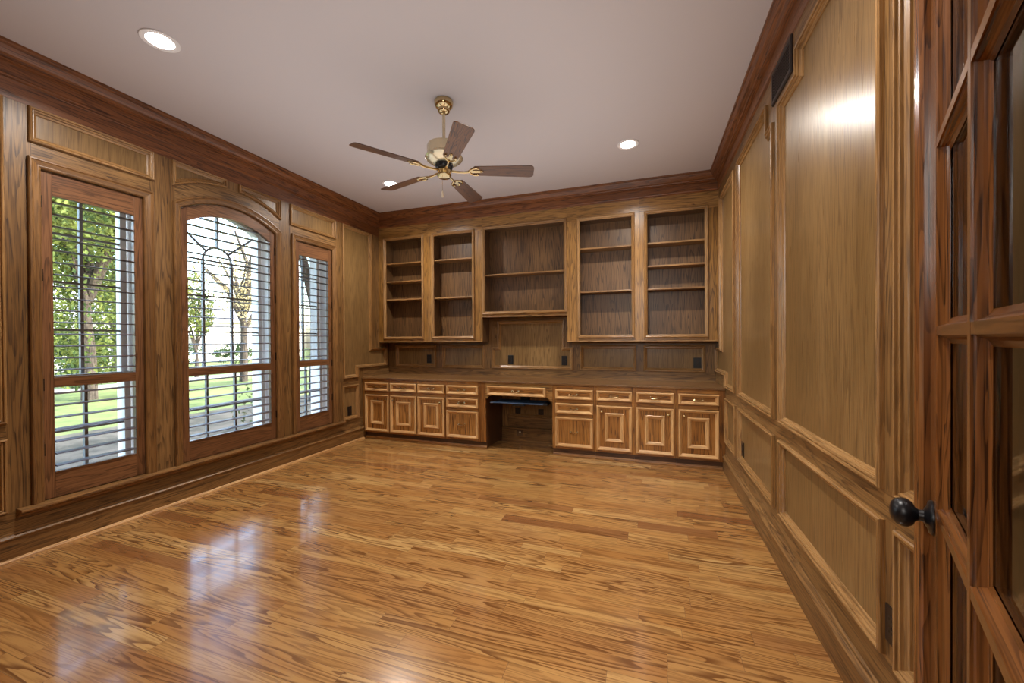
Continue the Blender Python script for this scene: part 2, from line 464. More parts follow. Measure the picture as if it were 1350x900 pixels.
# ------------------------------------------------------------------ back wall with panelled backsplash
PCEN = [(-1.965,.914),(-.880,.914),(-.880,1.193),(-.985,1.193),(-.985,1.535),(-1.877,1.535),(-1.877,1.193),(-1.965,1.193)]
def back_wall():
    wv, wh, pn = oak('wall','z',.33), oak('wall','x',.33), oak('panel','z',.26,1.,.8)
    mb = MB(); F0 = -.012
    mb.rect(XL-.1, XR+.1, 0, ZC, FBK, -RWOUT, F0, 2)
    V = lambda a0, a1, b0, b1: mb.rect(a0, a1, b0, b1, FBK, F0, 0, 0)
    H = lambda a0, a1, b0, b1: mb.rect(a0, a1, b0, b1, FBK, F0, 0, 1)
    H(XL, XR, .80, .914)
    H(XL, -2.0, 1.225, 1.30); H(-.88, XR, 1.22, 1.30); H(-1.99, -.90, 1.535, 1.60)
    V(XL, -3.458, .914, 1.225); V(-2.80, -2.699, .914, 1.225); V(-2.068, -1.965, .914, 1.225)
    V(-1.965, -1.877, 1.193, 1.535); V(-2.0, -1.965, 1.225, 1.535); V(-.985, -.88, 1.193, 1.535); V(-.88, -.789, .914, 1.22)
    V(-.13, -.048, .914, 1.22); V(.608, XR, .914, 1.22)
    V(-1.82, -1.73, .16, .80); H(-1.73, -1.0, .16, .29); H(-1.73, -1.0, .72, .80)
    struct(mb.build('wall_back', [wv, wh, pn]), 'oak panelled back wall behind the built-in shelves', 'wall')
    for p in (rc(-3.458,-2.80,.914,1.222), rc(-2.699,-2.068,.908,1.222), PCEN, rc(-.789,-.13,.915,1.218), rc(-.048,.608,.915,1.218)):
        panel(FBK, p)
    panel(FBK, rc(-1.73,-1.04,.29,.72), 'wall')
back_wall()

# front wall with the doorway the photograph is taken from
mb = MB(); wv = oak('wall','z',.33)
mb.box(XL-.1, -.66, .06, YF, 0, ZC); mb.box(.30, XR+.1, .06, YF, 0, ZC); mb.box(-.66, .30, .06, YF, 2.47, ZC)
struct(mb.build('wall_front', wv), 'oak wall with the doorway', 'wall')
mb = MB().box(-1.7, -1.6, -3.0, .06, 0, ZC); mb.box(1.3, 1.4, -3.0, .06, 0, ZC); mb.box(-1.7, 1.4, -3.1, -3.0, 0, ZC); mb.box(XR+.1, 1.3, .0, .06, 0, ZC)  # unseen hallway shell, added to keep sun from coming through the doorway
mb.box(-1.7, 1.4, -3.1, -.901, -.06, 0, 1)
struct(mb.build('hallway_shell', [plain('hall_paint','cfc6bb',.8), plain('hall_floor','96693c',.35)]), 'unseen plain painted hallway shell added outside the doorway to keep sun out', 'hallway')

# ------------------------------------------------------------------ crown, baseboards
CRP = [(.092,3.05),(.090,3.036),(.082,3.030),(.079,3.018),(.070,2.998),(.056,2.982),(.044,2.974),(.042,2.966),(.030,2.962),(.030,2.955),(.014,2.951),(.014,2.885),(.017,2.878),(.014,2.868),(.004,2.862),(0,2.857)]
def crown():
    path = [(XL, YF), (XL, YU), (XR, YU), (XR, YF)]
    for i, ax in ((0,'y'),(1,'x'),(2,'y')):
        a, b = path[i], path[i+1]
        # mitred ends
        vs = []
        for o, z in CRP:
            if i == 0: p = (XL+o, YF), (XL+o, YU-o)
            if i == 1: p = (XL+o, YU-o), (XR-o, YU-o)
            if i == 2: p = (XR-o, YU-o), (XR-o, YF)
            vs += [(p[0][0], p[0][1], z), (p[1][0], p[1][1], z)]
        mb = MB(); n = len(CRP)
        mb.add(vs, [(2*j, 2*j+1, 2*j+3, 2*j+2) for j in range(n-1)])
        trim(mb, oak('crown', ax, .3), ['crown moulding over the windows', 'crown moulding over the bookcases', 'crown moulding along the right wall'][i])
crown()
def skirting(side):
    s = 1 if side == 'left' else -1; X = XL if side == 'left' else XR
    P = [(.020,0),(.020,.125),(.022,.130),(.028,.136),(.028,.142),(.020,.150),(.012,.156),(.010,.165),(0,.167)]
    ya, yb = YF, YD+.03
    mb = MB(); vs = []
    for o, z in P: vs += [(X+s*o, ya, z), (X+s*o, yb, z)]
    mb.add(vs, [(2*j, 2*j+1, 2*j+3, 2*j+2) for j in range(len(P)-1)])
    struct(mb.build('baseboard_'+side, oak('skirt','y',.33)), 'tall oak baseboard along the %s wall' % side, 'baseboard')
    if side == 'left':
        Q = [(.020,.020),(.026,.019),(.032,.015),(.037,.008),(.038,0)]
        mb = MB(); vs = []
        for o, z in Q: vs += [(X+s*o, ya, z), (X+s*o, yb-.04, z)]
        mb.add(vs, [(2*j, 2*j+1, 2*j+3, 2*j+2) for j in range(len(Q)-1)])
        trim(mb, oak('basetr','y',.35), 'pale shoe moulding at the foot of the window wall')
skirting('left'); skirting('right')
mb = MB().box(-1.815, -1.01, YB-.02, YB, 0, .155)
struct(mb.build('baseboard_back', oak('skirt','x',.33)), 'baseboard at the back of the knee hole', 'baseboard')

# ------------------------------------------------------------------ windows and shutters
XSU, XSL = -3.78, -3.745          # upper and lower sash planes
def window(i):
    w = W[i]; ya, yb = w['y0']+CW+.004, w['y1']-CW-.004
    root = bpy.data.objects.new('window_%d' % (i+1), None); COL.objects.link(root); root.location = (XSU, (ya+yb)/2, .30)
    L = root.location
    struct(root, ['white sash window nearest the camera on the left wall', 'arched sash window in the middle of the left wall', 'narrow sash window nearest the bookcases'][i], 'window')
    arch = (i == 1); top = CT-CW; r0 = AR-CW-.004
    xin, xout = XL-.072, -3.92
    inner = ([(ya,.305)] + (arc(r0, ya, yb) if arch else [(ya,top),(yb,top)]) + [(yb,.305)])
    # jamb liner (a tube of boards through the wall)
    mb = MB(); FX = lambda a, b, h: (h, a, b)
    mb.sweep(inner, [(-.02, xin), (0, xin), (0, xout), (-.02, xout)], FX, True)
    mb.build('jamb', JAMB, root, L)
    # sashes
    def sash(x0, x1, zb, zt, name, arched):
        m = MB(); s = .038; yl, yr = ya+.012, yb-.012
        if arched:
            ro = r0-.012; pth = [(yl, zb)] + arc(ro, yl, yr) + [(yr, zb)]
        else: pth = [(yl,zb),(yl,zt),(yr,zt),(yr,zb)]
        m.sweep(pth, [(0,x0),(s,x0),(s,x1),(0,x1),(0,x0)], FX, True)
        return m
    zm = 1.055
    mu, wd = .011, .018
    up = sash(XSU-.018, XSU+.018, zm-.02, top-.012, 'upper', arch)
    up.build('sash_frame', WHITE, root, L)
    lo = sash(XSL-.015, XSL+.018, .315, zm+.02, 'lower', False)
    lo.build('sash_frame', WHITE, root, L)
    mm = MB()
    cy = 1.650 if i == 0 else (2.588 if i == 1 else 3.543)
    vy = [cy] if i != 1 else [2.460, 2.716]
    ztop = lambda y: (AC[1]+math.sqrt((r0-.03)**2-(y-AC[0])**2) if arch else top-.03)
    for y in vy:
        mm.box(XSU-.012, XSU+.012, y-wd/2, y+wd/2, zm, 2.03 if arch else ztop(y))
        mm.box(XSL-.012, XSL+.012, y-wd/2, y+wd/2, .34, zm)
    for z in (1.38, 1.704, 2.03): mm.box(XSU-.011, XSU+.011, ya+.03, yb-.03, z-mu/1.6, z+mu/1.6)
    mm.box(XSL-.011, XSL+.011, ya+.03, yb-.03, .69, .705)
    if arch:
        ring = [(2.588+.128*math.cos(t), 2.03+.128*math.sin(t)) for t in [PI*k/14 for k in range(15)]]
        mm.tube([(XSU, a, b) for a, b in ring], .010, 6)
        mm.box(XSU-.012, XSU+.012, 2.588-.009, 2.588+.009, 2.155, ztop(2.588))
        for sg in (-1, 1):
            a = PI/2-sg*math.radians(50); e = .128
            p0 = (2.588+e*math.cos(a), 2.03+e*math.sin(a)); l = .31
            p1 = (2.588+(e+l)*math.cos(a), 2.03+(e+l)*math.sin(a))
            mm.tube([(XSU, *p0), (XSU, *p1)], .010, 6)
    mm.build('muntin_bars', SASH, root, L)
    g = MB()
    outl = ([(ya+.02,zm)] + (arc(r0-.02, ya+.02, yb-.02) if arch else [(ya+.02,top-.02),(yb-.02,top-.02)]) + [(yb-.02,zm)])
    n = len(outl); g.add([(XSU, a, b) for a, b in outl], [tuple(range(n))])
    g.add([(XSL, ya+.02, .33), (XSL, yb-.02, .33), (XSL, yb-.02, zm), (XSL, ya+.02, zm)], [(0,1,2,3)])
    g.build('pane', GLASS, root, L)
    sl = MB(); sl.box(-4.0, xout+.03, ya-.03, yb+.03, .25, .305); sl.build('sill', WHITE, root, L)

def shutter(i):
    w = W[i]; ya, yb = w['y0']+CW+.003, w['y1']-CW-.003
    arch = (i == 1); st = [.052, .056, .050][i]; top = CT-CW-.004; bot = .304
    X0, X1 = XL-.044, XL-.012
    lab = ['tall wooden louvred shutter on the window nearest the camera', 'arch-topped wooden louvred shutter on the middle window', 'narrow wooden louvred shutter on the window nearest the bookcases'][i]
    root = thing('plantation_shutter', lab, 'shutter', (XL-.028, ya, bot), group='shutters on the left wall'); L = root.location
    sv, sh_ = oak('shut','z',.3), oak('shut','y',.3)
    FX = lambda a, b, h: (h, a, b)
    r0 = AR-CW-.004; zo = .468
    for a, b in ((ya, ya+st), (yb-st, yb)):
        mb = MB()
        if arch: mb.prism([(a,bot)] + [(b,bot)] + list(reversed(arc(r0, a, b, 3))), FX, X0, X1)
        else: mb.box(X0, X1, a, b, bot, top)
        mb.build('stile', sv, root, L, bevel=.002)
    a, b = ya+st, yb-st
    MB().box(X0, X1, a, b, bot, zo).build('rail', sh_, root, L, bevel=.002)
    MB().box(X0, X1, a, b, 1.007, 1.073).build('rail', sh_, root, L, bevel=.002)
    ia, ib = (a+b)/2, (b-a)/2
    ri = (ib*ib+.115**2)/(2*.115); zc = 2.405-ri
    def iarc(y): return zc+math.sqrt(max(ri*ri-(y-ia)**2, 0))
    if arch:
        low = [(a+(b-a)*k/18, iarc(a+(b-a)*k/18)) for k in range(19)]
        MB().prism(low + list(reversed(arc(r0, a, b))), FX, X0, X1).build('rail', sh_, root, L)
    else:
        MB().box(X0, X1, a, b, 2.232, top).build('rail', sh_, root, L, bevel=.002)
    # louvre blades, one bank above and one below the middle rail
    def blade(m, z, y0, y1, tilt=math.radians(-3)):
        pts = []
        for k in range(12):
            t = 2*PI*k/12; cx = .036*math.cos(t); cz = .0048*math.sin(t)
            pts.append((XL-.028+cx*math.cos(tilt)-cz*math.sin(tilt), z+cx*math.sin(tilt)+cz*math.cos(tilt)))
        m.add([(x, y0, zz) for x, zz in pts]+[(x, y1, zz) for x, zz in pts],
              [tuple(range(12)), tuple(range(23, 11, -1))]+[(k, (k+1) % 12, 12+(k+1) % 12, 12+k) for k in range(12)])
    m1, m2 = MB(), MB()
    z = 1.073+.045
    while z < (2.39 if arch else 2.215):
        y0, y1 = a+.002, b-.002
        if arch and z+.004 > iarc(a+.001):
            hw = math.sqrt(max(ri*ri-(z+.006-zc)**2, 0))
            if hw < .12: break
            y0, y1 = ia-hw, ia+hw
        blade(m1, z, y0, y1); z += .0768
    z = zo+.038
    while z < .99: blade(m2, z, a+.002, b-.002); z += .0768
    m1.build('louvres', oak('louvre','y',.35), root, L, smooth=True); m2.build('louvres', oak('louvre','y',.35), root, L, smooth=True)
    # hinges
    left = (i == 0)
    for z in ((.62, 1.03, 1.72, 2.18) if i != 1 else (.55, 1.14, 1.72, 2.20)):
        y = ya if left else yb
        MB().box(XL-.013, XL-.0065, y-.006, y+.006, z-.038, z+.038).build('hinge', HINGE, root, L, bevel=.001)
for i in range(3): window(i); shutter(i)

# ------------------------------------------------------------------ bookcases
MP = [(0,-.001),(0,.012),(.004,.018),(.012,.020),(.018,.016),(.024,.015),(.030,.008),(.036,.004),(.036,-.004)]
def bookcase(x0, x1, zb, open_, zo, shelves, lab):
    root = thing('bookcase', lab, 'bookcase', ((x0+x1)/2, YU, zb), group='built-in bookcases over the worktop'); L = root.location
    zt = 2.90; t = .019; yb = YB-.001; g = .0006
    x0 += g; x1 -= g
    mb = MB()
    a, b = open_[0]-.025, open_[1]+.025
    a = max(a, x0+t); b = min(b, x1-t)
    mb.box(x0, a, YU+.02, yb, zb, zt); mb.box(b, x1, YU+.02, yb, zb, zt)
    mb.box(a, b, YU+.02, yb, zb, zo[0]); mb.box(a, b, YU+.02, yb, zo[1]+.01, zt)
    mb.box(a, b, yb-.012, yb, zo[0], zo[1]+.01, 1)
    mb.build('carcass', [oak('shelf','z',.34), oak('shelf','z',.34,1.,1.2)], root, L)
    fv, fh = oak('frame','z',.27), oak('frame','x',.27)
    mb = MB()
    mb.box(x0, open_[0], YU, YU+.02, zb, zo[1]); mb.box(open_[1], x1, YU, YU+.02, zb, zo[1])
    mb.box(x0, x1, YU, YU+.02, zo[1], zt, 1); mb.box(open_[0], open_[1], YU, YU+.02, zb, zo[0], 1)
    mb.build('face_frame', [fv, fh], root, L)
    w = .036
    mo = MB().sweep(rc(open_[0]-w+.004, open_[1]+w-.004, zo[0]-w+.004, zo[1]+w-.004), MP, FU, True, 0, None, 1)
    mo.build('opening_moulding', [oak('trim','z',.26,1.,.5), oak('trim','x',.26,1.,.5)], root, L)
    bm = MB().box(x0, x1, YU-.006, YU+.012, zb-.001, zb+.012); bm.build('bottom_edge', oak('trim','x',.3), root, L, bevel=.003)
    for z in shelves:
        s = MB().box(a+.001, b-.001, YU+.024, yb-.0125, z-.020, z)
        s.build('shelf', oak('trim','x',.32), root, L, bevel=.004)  # light caught by the front edge put in as the paler trim tone
Z1, Z2 = 1.265, 1.577
ZO = (1.338, 2.682)
bookcase(XL, -2.793, Z1, (-3.465,-2.886), ZO, (1.867,2.116,2.368), 'oak bookcase with three shelves in the left corner next to the windows')
bookcase(-2.793, -2.0, Z1, (-2.703,-2.138), ZO, (1.862,2.368), 'oak bookcase with two shelves, left of the wide centre one')
bookcase(-2.0, -.907, Z2, (-1.966,-.941), (1.645,2.698), (2.127,), 'wide raised oak bookcase with one shelf, above the knee hole')
bookcase(-.907, -.084, Z1, (-.754,-.168), ZO, (1.857,2.366), 'oak bookcase with two shelves, right of the wide centre one')
bookcase(-.084, XR, Z1, (-.006,.580), ZO, (1.857,2.113,2.367), 'oak bookcase with three shelves beside the right wall')

# ------------------------------------------------------------------ base cabinets
DM = [(0,-.001),(0,.016),(.003,.021),(.010,.022),(.017,.020),(.021,.014),(.026,.012),(.032,.004),(.034,.001)]
IM = [(0,-.001),(.001,.010),(.006,.015),(.014,.015),(.022,.011),(.028,.010),(.036,.003),(.040,-.003)]
FF = lambda a, b, h: (a, YD-.012-h, b)
def pull(parent, L, x, z):
    y = YD-.012-.003
    mb = MB()
    for s in (-1, 1):
        mb.lathe([(.010,0),(.010,-.003),(.005,-.005),(.0045,-.022),(.006,-.026)], (x+s*.036, y, z), 'y', 12)
    pts = [(x+.050*math.cos(PI*k/10), y-.024-.004*math.sin(PI*k/10), z-.010*math.sin(PI*k/10)) for k in range(11)]
    rr = [.004+.0035*math.sin(PI*k/10) for k in range(11)]
    mb.tube(pts, rr, 8)
    mb.lathe([(.0035,-.007),(.0085,-.0045),(.0085,.0045),(.0035,.007)], (x, y-.028, z-.010), 'x', 10)
    mb.build('handle', BRASS, parent, L, smooth=True, label='brass bail pull')
def drawer(root, L, x0, x1, z0, z1, handle=True):
    mb = MB(); mb.rect(x0+.002, x1-.002, z0+.002, z1-.002, FF, -.012, .001, 0)
    mb.sweep(rc(x0, x1, z0, z1), DM, FF, True, 2, None, 1)
    big = z1-z0 > .2
    o = mb.build('drawer', [oak('base','z' if big else 'x',.3), oak('basetr','x',.28,1.,.4), oak('basetr','z',.28,1.,.4)], root, L)
    pull(o, L, (x0+x1)/2, (z0+z1)/2+.003)
def cdoor(root, L, x0, x1, z0, z1, knob):
    mb = MB(); mb.rect(x0+.002, x1-.002, z0+.002, z1-.002, FF, -.012, .001, 0)
    mb.sweep(rc(x0, x1, z0, z1), DM, FF, True, 1, None, 2)
    mb.sweep(rc(x0+.083, x1-.083, z0+.090, z1-.076), IM, FF, True, 1, None, 2)
    o = mb.build('door', [oak('base','z',.3), oak('basetr','z',.28,1.,.4), oak('basetr','x',.28,1.,.4)], root, L)
    kx = x1-.052 if knob == 'r' else x0+.052
    k = MB().lathe([(.009,0),(.009,-.003),(.005,-.006),(.005,-.012),(.012,-.017),(.0145,-.023),(.012,-.029),(.005,-.032)], (kx, YD-.012-.001, z1-.064), 'y', 16)
    k.build('knob', BRASS, o, L, smooth=True, label='round brass knob')
def base_cabinet(x0, x1, kind, dx, lab, knob='l', endl=False, endr=False):
    root = thing('base_cabinet', lab, 'cabinet', ((x0+x1)/2, YD, 0), group='built-in base cabinets'); L = root.location
    g = .0006; x0 += g; x1 -= g; zt = .787
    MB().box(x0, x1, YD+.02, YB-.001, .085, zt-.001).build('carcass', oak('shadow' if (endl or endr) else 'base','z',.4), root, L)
    mb = MB(); a, b = dx
    mb.box(x0, a+.01, YD, YD+.02, .085, zt-.001); mb.box(b-.01, x1, YD, YD+.02, .085, zt-.001)
    for z0, z1 in ((.085,.125),(.575,.645),(.732,zt-.001)): mb.box(a+.01, b-.01, YD, YD+.02, z0, z1, 1)
    if kind == 'd3': mb.box(a+.01, b-.01, YD, YD+.02, .425, .495, 1)
    mb.build('face_frame', [oak('base','z',.32), oak('base','x',.32)], root, L)
    mb = MB(); mb.box(x0, x1, YD+.035, YB-.001, 0, .085)
    P = [(0,.030),(-.006,.029),(-.012,.020),(-.015,.008),(-.015,0),(0,0)]
    n = len(P); mb.add([(x, YD+.034+o, z) for x in (x0, x1) for o, z in P], [tuple(range(n)), tuple(range(2*n-1, n-1, -1))] + [(i, (i+1) % n, n+(i+1) % n, n+i) for i in range(n)], 1)
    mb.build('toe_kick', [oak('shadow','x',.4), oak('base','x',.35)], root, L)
    drawer(root, L, a, b, .637, .743)
    if kind == 'd3':
        drawer(root, L, a, b, .481, .590); drawer(root, L, a, b, .116, .438)
    else: cdoor(root, L, a, b, .112, .586, knob)
base_cabinet(XL, -3.147, 'door', (-3.524,-3.159), 'oak base cabinet in the corner by the windows, knob at upper right', 'r')
base_cabinet(-3.147, -2.737, 'door', (-3.134,-2.748), 'second oak base cabinet from the window wall', 'l')
base_cabinet(-2.737, -2.338, 'door', (-2.727,-2.352), 'oak base cabinet between another door cabinet and the left drawer stack', 'r')
base_cabinet(-2.338, -1.815, 'd3', (-2.325,-1.907), 'three-drawer oak cabinet on the left of the knee hole', endr=True)
base_cabinet(-1.010, -.540, 'd3', (-.971,-.559), 'three-drawer oak cabinet on the right of the knee hole', endl=True)
base_cabinet(-.540, -.137, 'door', (-.521,-.158), 'oak base cabinet just right of the right-hand drawer stack', 'l')
base_cabinet(-.137, .268, 'door', (-.116,.246), 'oak base cabinet second from the right wall, knob at upper right', 'r')
base_cabinet(.268, XR, 'door', (.289,.654), 'oak base cabinet against the right wall', 'l')

# desk drawer over the knee hole
root = thing('desk_drawer_unit', 'slim oak drawer and scalloped apron over the knee hole', 'drawer', (-1.4125, YD, .60)); L = root.location
def scallop(s):                                    # bracket at each side
    cx = -1.8144 if s < 0 else -1.0106
    pts = [(0,.601),(.020,.601),(.026,.607),(.030,.618),(.040,.628),(.055,.632),(.066,.640),(.070,.650),(.070,.70)]
    return [(cx-s*a, z) for a, z in pts]
poly = scallop(-1)[:-1] + list(reversed(scallop(1)[:-1])) + [(-1.0106,.786),(-1.8144,.786)]
MB().prism(poly, lambda a, b, h: (a, YD+h, b), 0, .02).build('apron', oak('frame','x',.32), root, L)
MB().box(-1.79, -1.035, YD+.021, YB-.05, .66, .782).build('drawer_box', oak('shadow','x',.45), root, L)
drawer(root, L, -1.787, -1.083, .646, .752)

# worktop
mb = MB().box(XL+.0005, XR-.0005, YD-.022, YB-.0005, .7872, .8095)
tag(mb.build('worktop', oak('top','x',.24), bevel=.004), 'long dark oak worktop across the base cabinets', 'worktop')

# keyboard tray
root = thing('keyboard_tray', 'slim blue-grey keyboard tray under the desk drawer', 'keyboard tray', (-1.42, 4.40, .545)); L = root.location
mb = MB().box(-1.735, -1.125, 4.335, 4.60, .545, .562)
mb.build('tray_board', TRAY, root, L, bevel=.006)
MB().box(-1.775, -1.735, 4.345, 4.42, .543, .555).build('mouse_rest', plain('tray_edge','77879b',.4), root, L, bevel=.004)
MB().box(-1.125, -1.075, 4.345, 4.50, .542, .566).build('mouse_rest', TRAYDK, root, L, bevel=.004)
mb = MB().box(-1.50, -1.36, 4.36, 4.66, .522, .5445); mb.box(-1.475, -1.385, 4.60, 4.72, .5445, .600); mb.box(-1.50, -1.36, 4.55, 4.83, .600, .6598)
mb.build('slide_rail', TRAYDK, root, L, bevel=.002)

# ------------------------------------------------------------------ outlets
def outlet(fn, a, b, lab, mat=BLACKPL, wd=.073, ht=.118):
    p = fn(a, b, 0)
    root = thing('electrical_outlet', lab, 'outlet', p); L = root.location
    mb = MB(); mb.rect(a-wd/2, a+wd/2, b-ht/2, b+ht/2, fn, -.0005, .005)
    mb.build('cover_plate', mat, root, L, bevel=.003)
    for s in (-1, 1):
        m = MB(); pts = [(a+.0165*max(-1, min(1, 1.25*math.cos(t))), b+s*.0195+.0145*math.sin(t)) for t in [2*PI*k/16 for k in range(16)]]
        m.prism(pts, fn, .0052, .0075)
        for q in (-1, 1): m.rect(a+q*.0065-.0012, a+q*.0065+.0012, b+s*.0195, b+s*.0195+.008, fn, .0076, .0079, 1)
        m.build('receptacle', [BRONZE if mat is BLACKPL else BLACKPL, DARKVOID], root, L)
    m = MB(); m.rect(a-.003, a+.003, b-.003, b+.003, fn, .0052, .0062); m.build('screw', BRONZE, root, L)
FBP = lambda a, b, h: (a, YB+.012-h, b)
FLP = lambda a, b, h: (XL-.012+h, a, b)
FRP = lambda a, b, h: (XR+.012-h, a, b)
outlet(FLP, 4.075, .40, 'black outlet low on the window wall beside the cabinets')
outlet(FBP, -2.919, 1.029, 'black outlet in the backsplash panel nearest the windows')
outlet(FBP, -1.700, 1.031, 'black outlet at the left of the wide centre backsplash panel')
outlet(FBP, -.988, 1.028, 'black outlet at the right of the wide centre backsplash panel')
outlet(FBP, .528, 1.020, 'black outlet in the backsplash panel nearest the right wall', wd=.085)
outlet(FBP, -1.605, .345, 'dark outlet inside the knee hole, the left one of the pair')
outlet(FBP, -1.296, .345, 'dark outlet inside the knee hole, the right one of the pair')
outlet(FRP, 3.62, .40, 'dark outlet on the right wall close to the far cabinets', BLACKPL)
outlet(FR, 1.526, .403, 'dark bronze outlet on the right wall near the glazed door', BRONZE)
root = thing('wall_jack', 'small brown wall jack on the baseboard in the knee hole', 'wall jack', (-1.57, YB-.02, .09)); L = root.location
MB().box(-1.61, -1.53, YB-.026, YB-.0198, .045, .125).build('cover_plate', plain('brown_plate','5a4028',.4), root, L, bevel=.002)
MB().lathe([(.012,0),(.012,-.012),(.006,-.016)], (-1.565, YB-.026, .10), 'y', 12).build('connector', IVORY, root, L)

# ------------------------------------------------------------------ air vent
root = thing('air_vent', 'dark bronze air vent high on the right wall', 'vent', (XR, 2.57, 2.672)); L = root.location
MB().sweep(rc(2.402, 2.740, 2.672, 2.866), [(0,-.0005),(0,.006),(.006,.012),(.020,.012),(.024,.006),(.024,-.002)], FR).build('frame', BRONZE, root, L)
mb = MB()
mb.rect(2.424, 2.718, 2.694, 2.844, FR, .0012, .0030, 1)
for k in range(9):
    z = 2.700+k*.0165; mb.prism([(2.426,z),(2.716,z),(2.716,z+.006),(2.426,z+.006)], FR, .003, .009, 0)
mb.build('grille', [BRONZE, DARKVOID], root, L)

# ------------------------------------------------------------------ recessed lights
LIGHTS = [(-2.68, 1.524, 'recessed downlight in the ceiling nearest the camera, above the near window'),
          (-2.72, 3.76, 'recessed downlight in the far left corner of the ceiling, seen past the fan blade'),
          (-.163, 3.72, 'recessed downlight in the ceiling right of the fan')]
for x, y, lab in LIGHTS:
    root = thing('recessed_light', lab, 'light', (x, y, ZC), group='recessed ceiling lights'); L = root.location
    MB().lathe([(.083,-.0005),(.092,-.0005),(.094,-.003),(.092,-.006),(.087,-.006),(.083,-.005)], (x, y, ZC), 'z', 32).build('trim_ring', LAMPRING, root, L, smooth=True)
    MB().lathe([(.0825,-.0008),(.0825,-.004),(.05,-.006),(.004,-.007)], (x, y, ZC), 'z', 32).build('lens', LAMP, root, L)
def spot(x, y, e, size=.12):
    ld = bpy.data.lights.new('downlight', 'AREA'); ld.shape = 'DISK'; ld.size = size; ld.energy = e; ld.color = (1., .93, .85); ld.spread = math.radians(150)
    o = bpy.data.objects.new('downlight', ld); COL.objects.link(o); o.location = (x, y, ZC-.012); return o
for x, y in ((-2.68,1.524),(-2.72,3.76),(-.163,3.72),(-.16,1.50)): spot(x, y, 30)

# ------------------------------------------------------------------ ceiling fan
def fan():
    cx, cy = -1.411, 2.594
    root = thing('ceiling_fan', 'five-bladed brass ceiling fan with brown wood blades', 'ceiling fan', (cx, cy, ZC))
    z = lambda w: w-ZC
    MB().lathe([(.064,0),(.069,-.008),(.069,-.025),(.064,-.042),(.052,-.056),(.044,-.062),(.046,-.068),(.044,-.080),(.034,-.090),(.012,-.101)]).build('canopy', BRASS, root, smooth=True)
    MB().lathe([(.0115,-.100),(.0115,z(2.70))], seg=20).build('downrod', BRASSLT, root, smooth=True)
    MB().lathe([(.014,z(2.772)),(.022,z(2.762)),(.030,z(2.748)),(.036,z(2.738)),(.095,z(2.731)),(.118,z(2.723)),(.124,z(2.710)),(.124,z(2.650)),(.133,z(2.642)),(.138,z(2.631)),(.131,z(2.619)),(.112,z(2.604)),(.090,z(2.592)),(.058,z(2.586))], seg=40).build('motor_housing', BRASSLT, root, smooth=True)
    mb = MB().lathe([(.064,z(2.587)),(.066,z(2.572)),(.060,z(2.556)),(.048,z(2.549)),(.030,z(2.547))])
    mb.build('flywheel', BLACK, root, smooth=True)
    MB().lathe([(.030,z(2.5475)),(.046,z(2.546)),(.050,z(2.538)),(.050,z(2.512)),(.053,z(2.508)),(.050,z(2.498)),(.042,z(2.488)),(.012,z(2.484))]).build('switch_housing', BRASS, root, smooth=True)
    mb = MB().tube([(-.004,-.02,z(2.484)),(-.004,-.02,z(2.385))], .0014, 6); ch = mb.build('pull_chain', BRASS, root)
    MB().lathe([(.002,z(2.388)),(.005,z(2.38)),(.006,z(2.36)),(.008,z(2.345)),(.004,z(2.337))], (-.004,-.02,0)).build('pull_knob', IVORY, ch, smooth=True)
    # one blade, then copies turned about the shaft
    bz = z(2.540)
    def outline():
        p = []
        r0, r1, w0, w1 = .215, .66, .052, .067
        p += [(r0, -w0+.012), (r0+.012, -w0)]
        for k in range(6):
            t = -PI/2+PI/2*k/5; p.append((r1-.03+.03*math.cos(t), -w1+.03+.03*math.sin(t)))
        for k in range(6):
            t = PI/2*k/5; p.append((r1-.03+.03*math.cos(t), w1-.03+.03*math.sin(t)))
        p += [(r0+.012, w0), (r0, w0-.012)]
        return p
    pit = math.radians(-13)
    def P(a, b, h): return (a, b*math.cos(pit)-h*math.sin(pit), bz+b*math.sin(pit)+h*math.cos(pit))
    bm_ = MB().prism(outline(), P, -.003, .003)
    bl = bm_.build('blade', oak('blade','x',.32,2.4), root, bevel=.0015)
    ar = MB()
    # blade iron: stem out of the flywheel, then an open scroll with three screw pads under the blade
    ar.tube([(.045,0,bz-.004),(.10,0,bz-.010),(.15,0,bz-.012),(.190,0,bz-.006)], [.010,.009,.009,.011], 8)
    for s in (-1, 1):
        ar.tube([P(.178,0,-.006), P(.195,s*.020,-.007), P(.215,s*.036,-.007), P(.240,s*.040,-.007), P(.258,s*.030,-.007)], [.007,.008,.008,.008,.006], 8)
    ar.prism([(.185,-.014),(.275,-.012),(.29,0),(.275,.012),(.185,.014)], P, -.008, -.0032)
    for a, b in ((.245,.034),(.245,-.034),(.272,0)):
        q = P(a, b, -.008); ar.lathe([(.007,-.004),(.009,-.001),(.009,.003)], q, 'z', 10)
    ab = ar.build('blade_iron', BRASS, bl, smooth=True, label='brass blade iron')
    for k in range(5):
        o = bl if k == 0 else dup(bl, root)
        o.rotation_euler = (0, 0, math.radians(21+72*k))
fan()

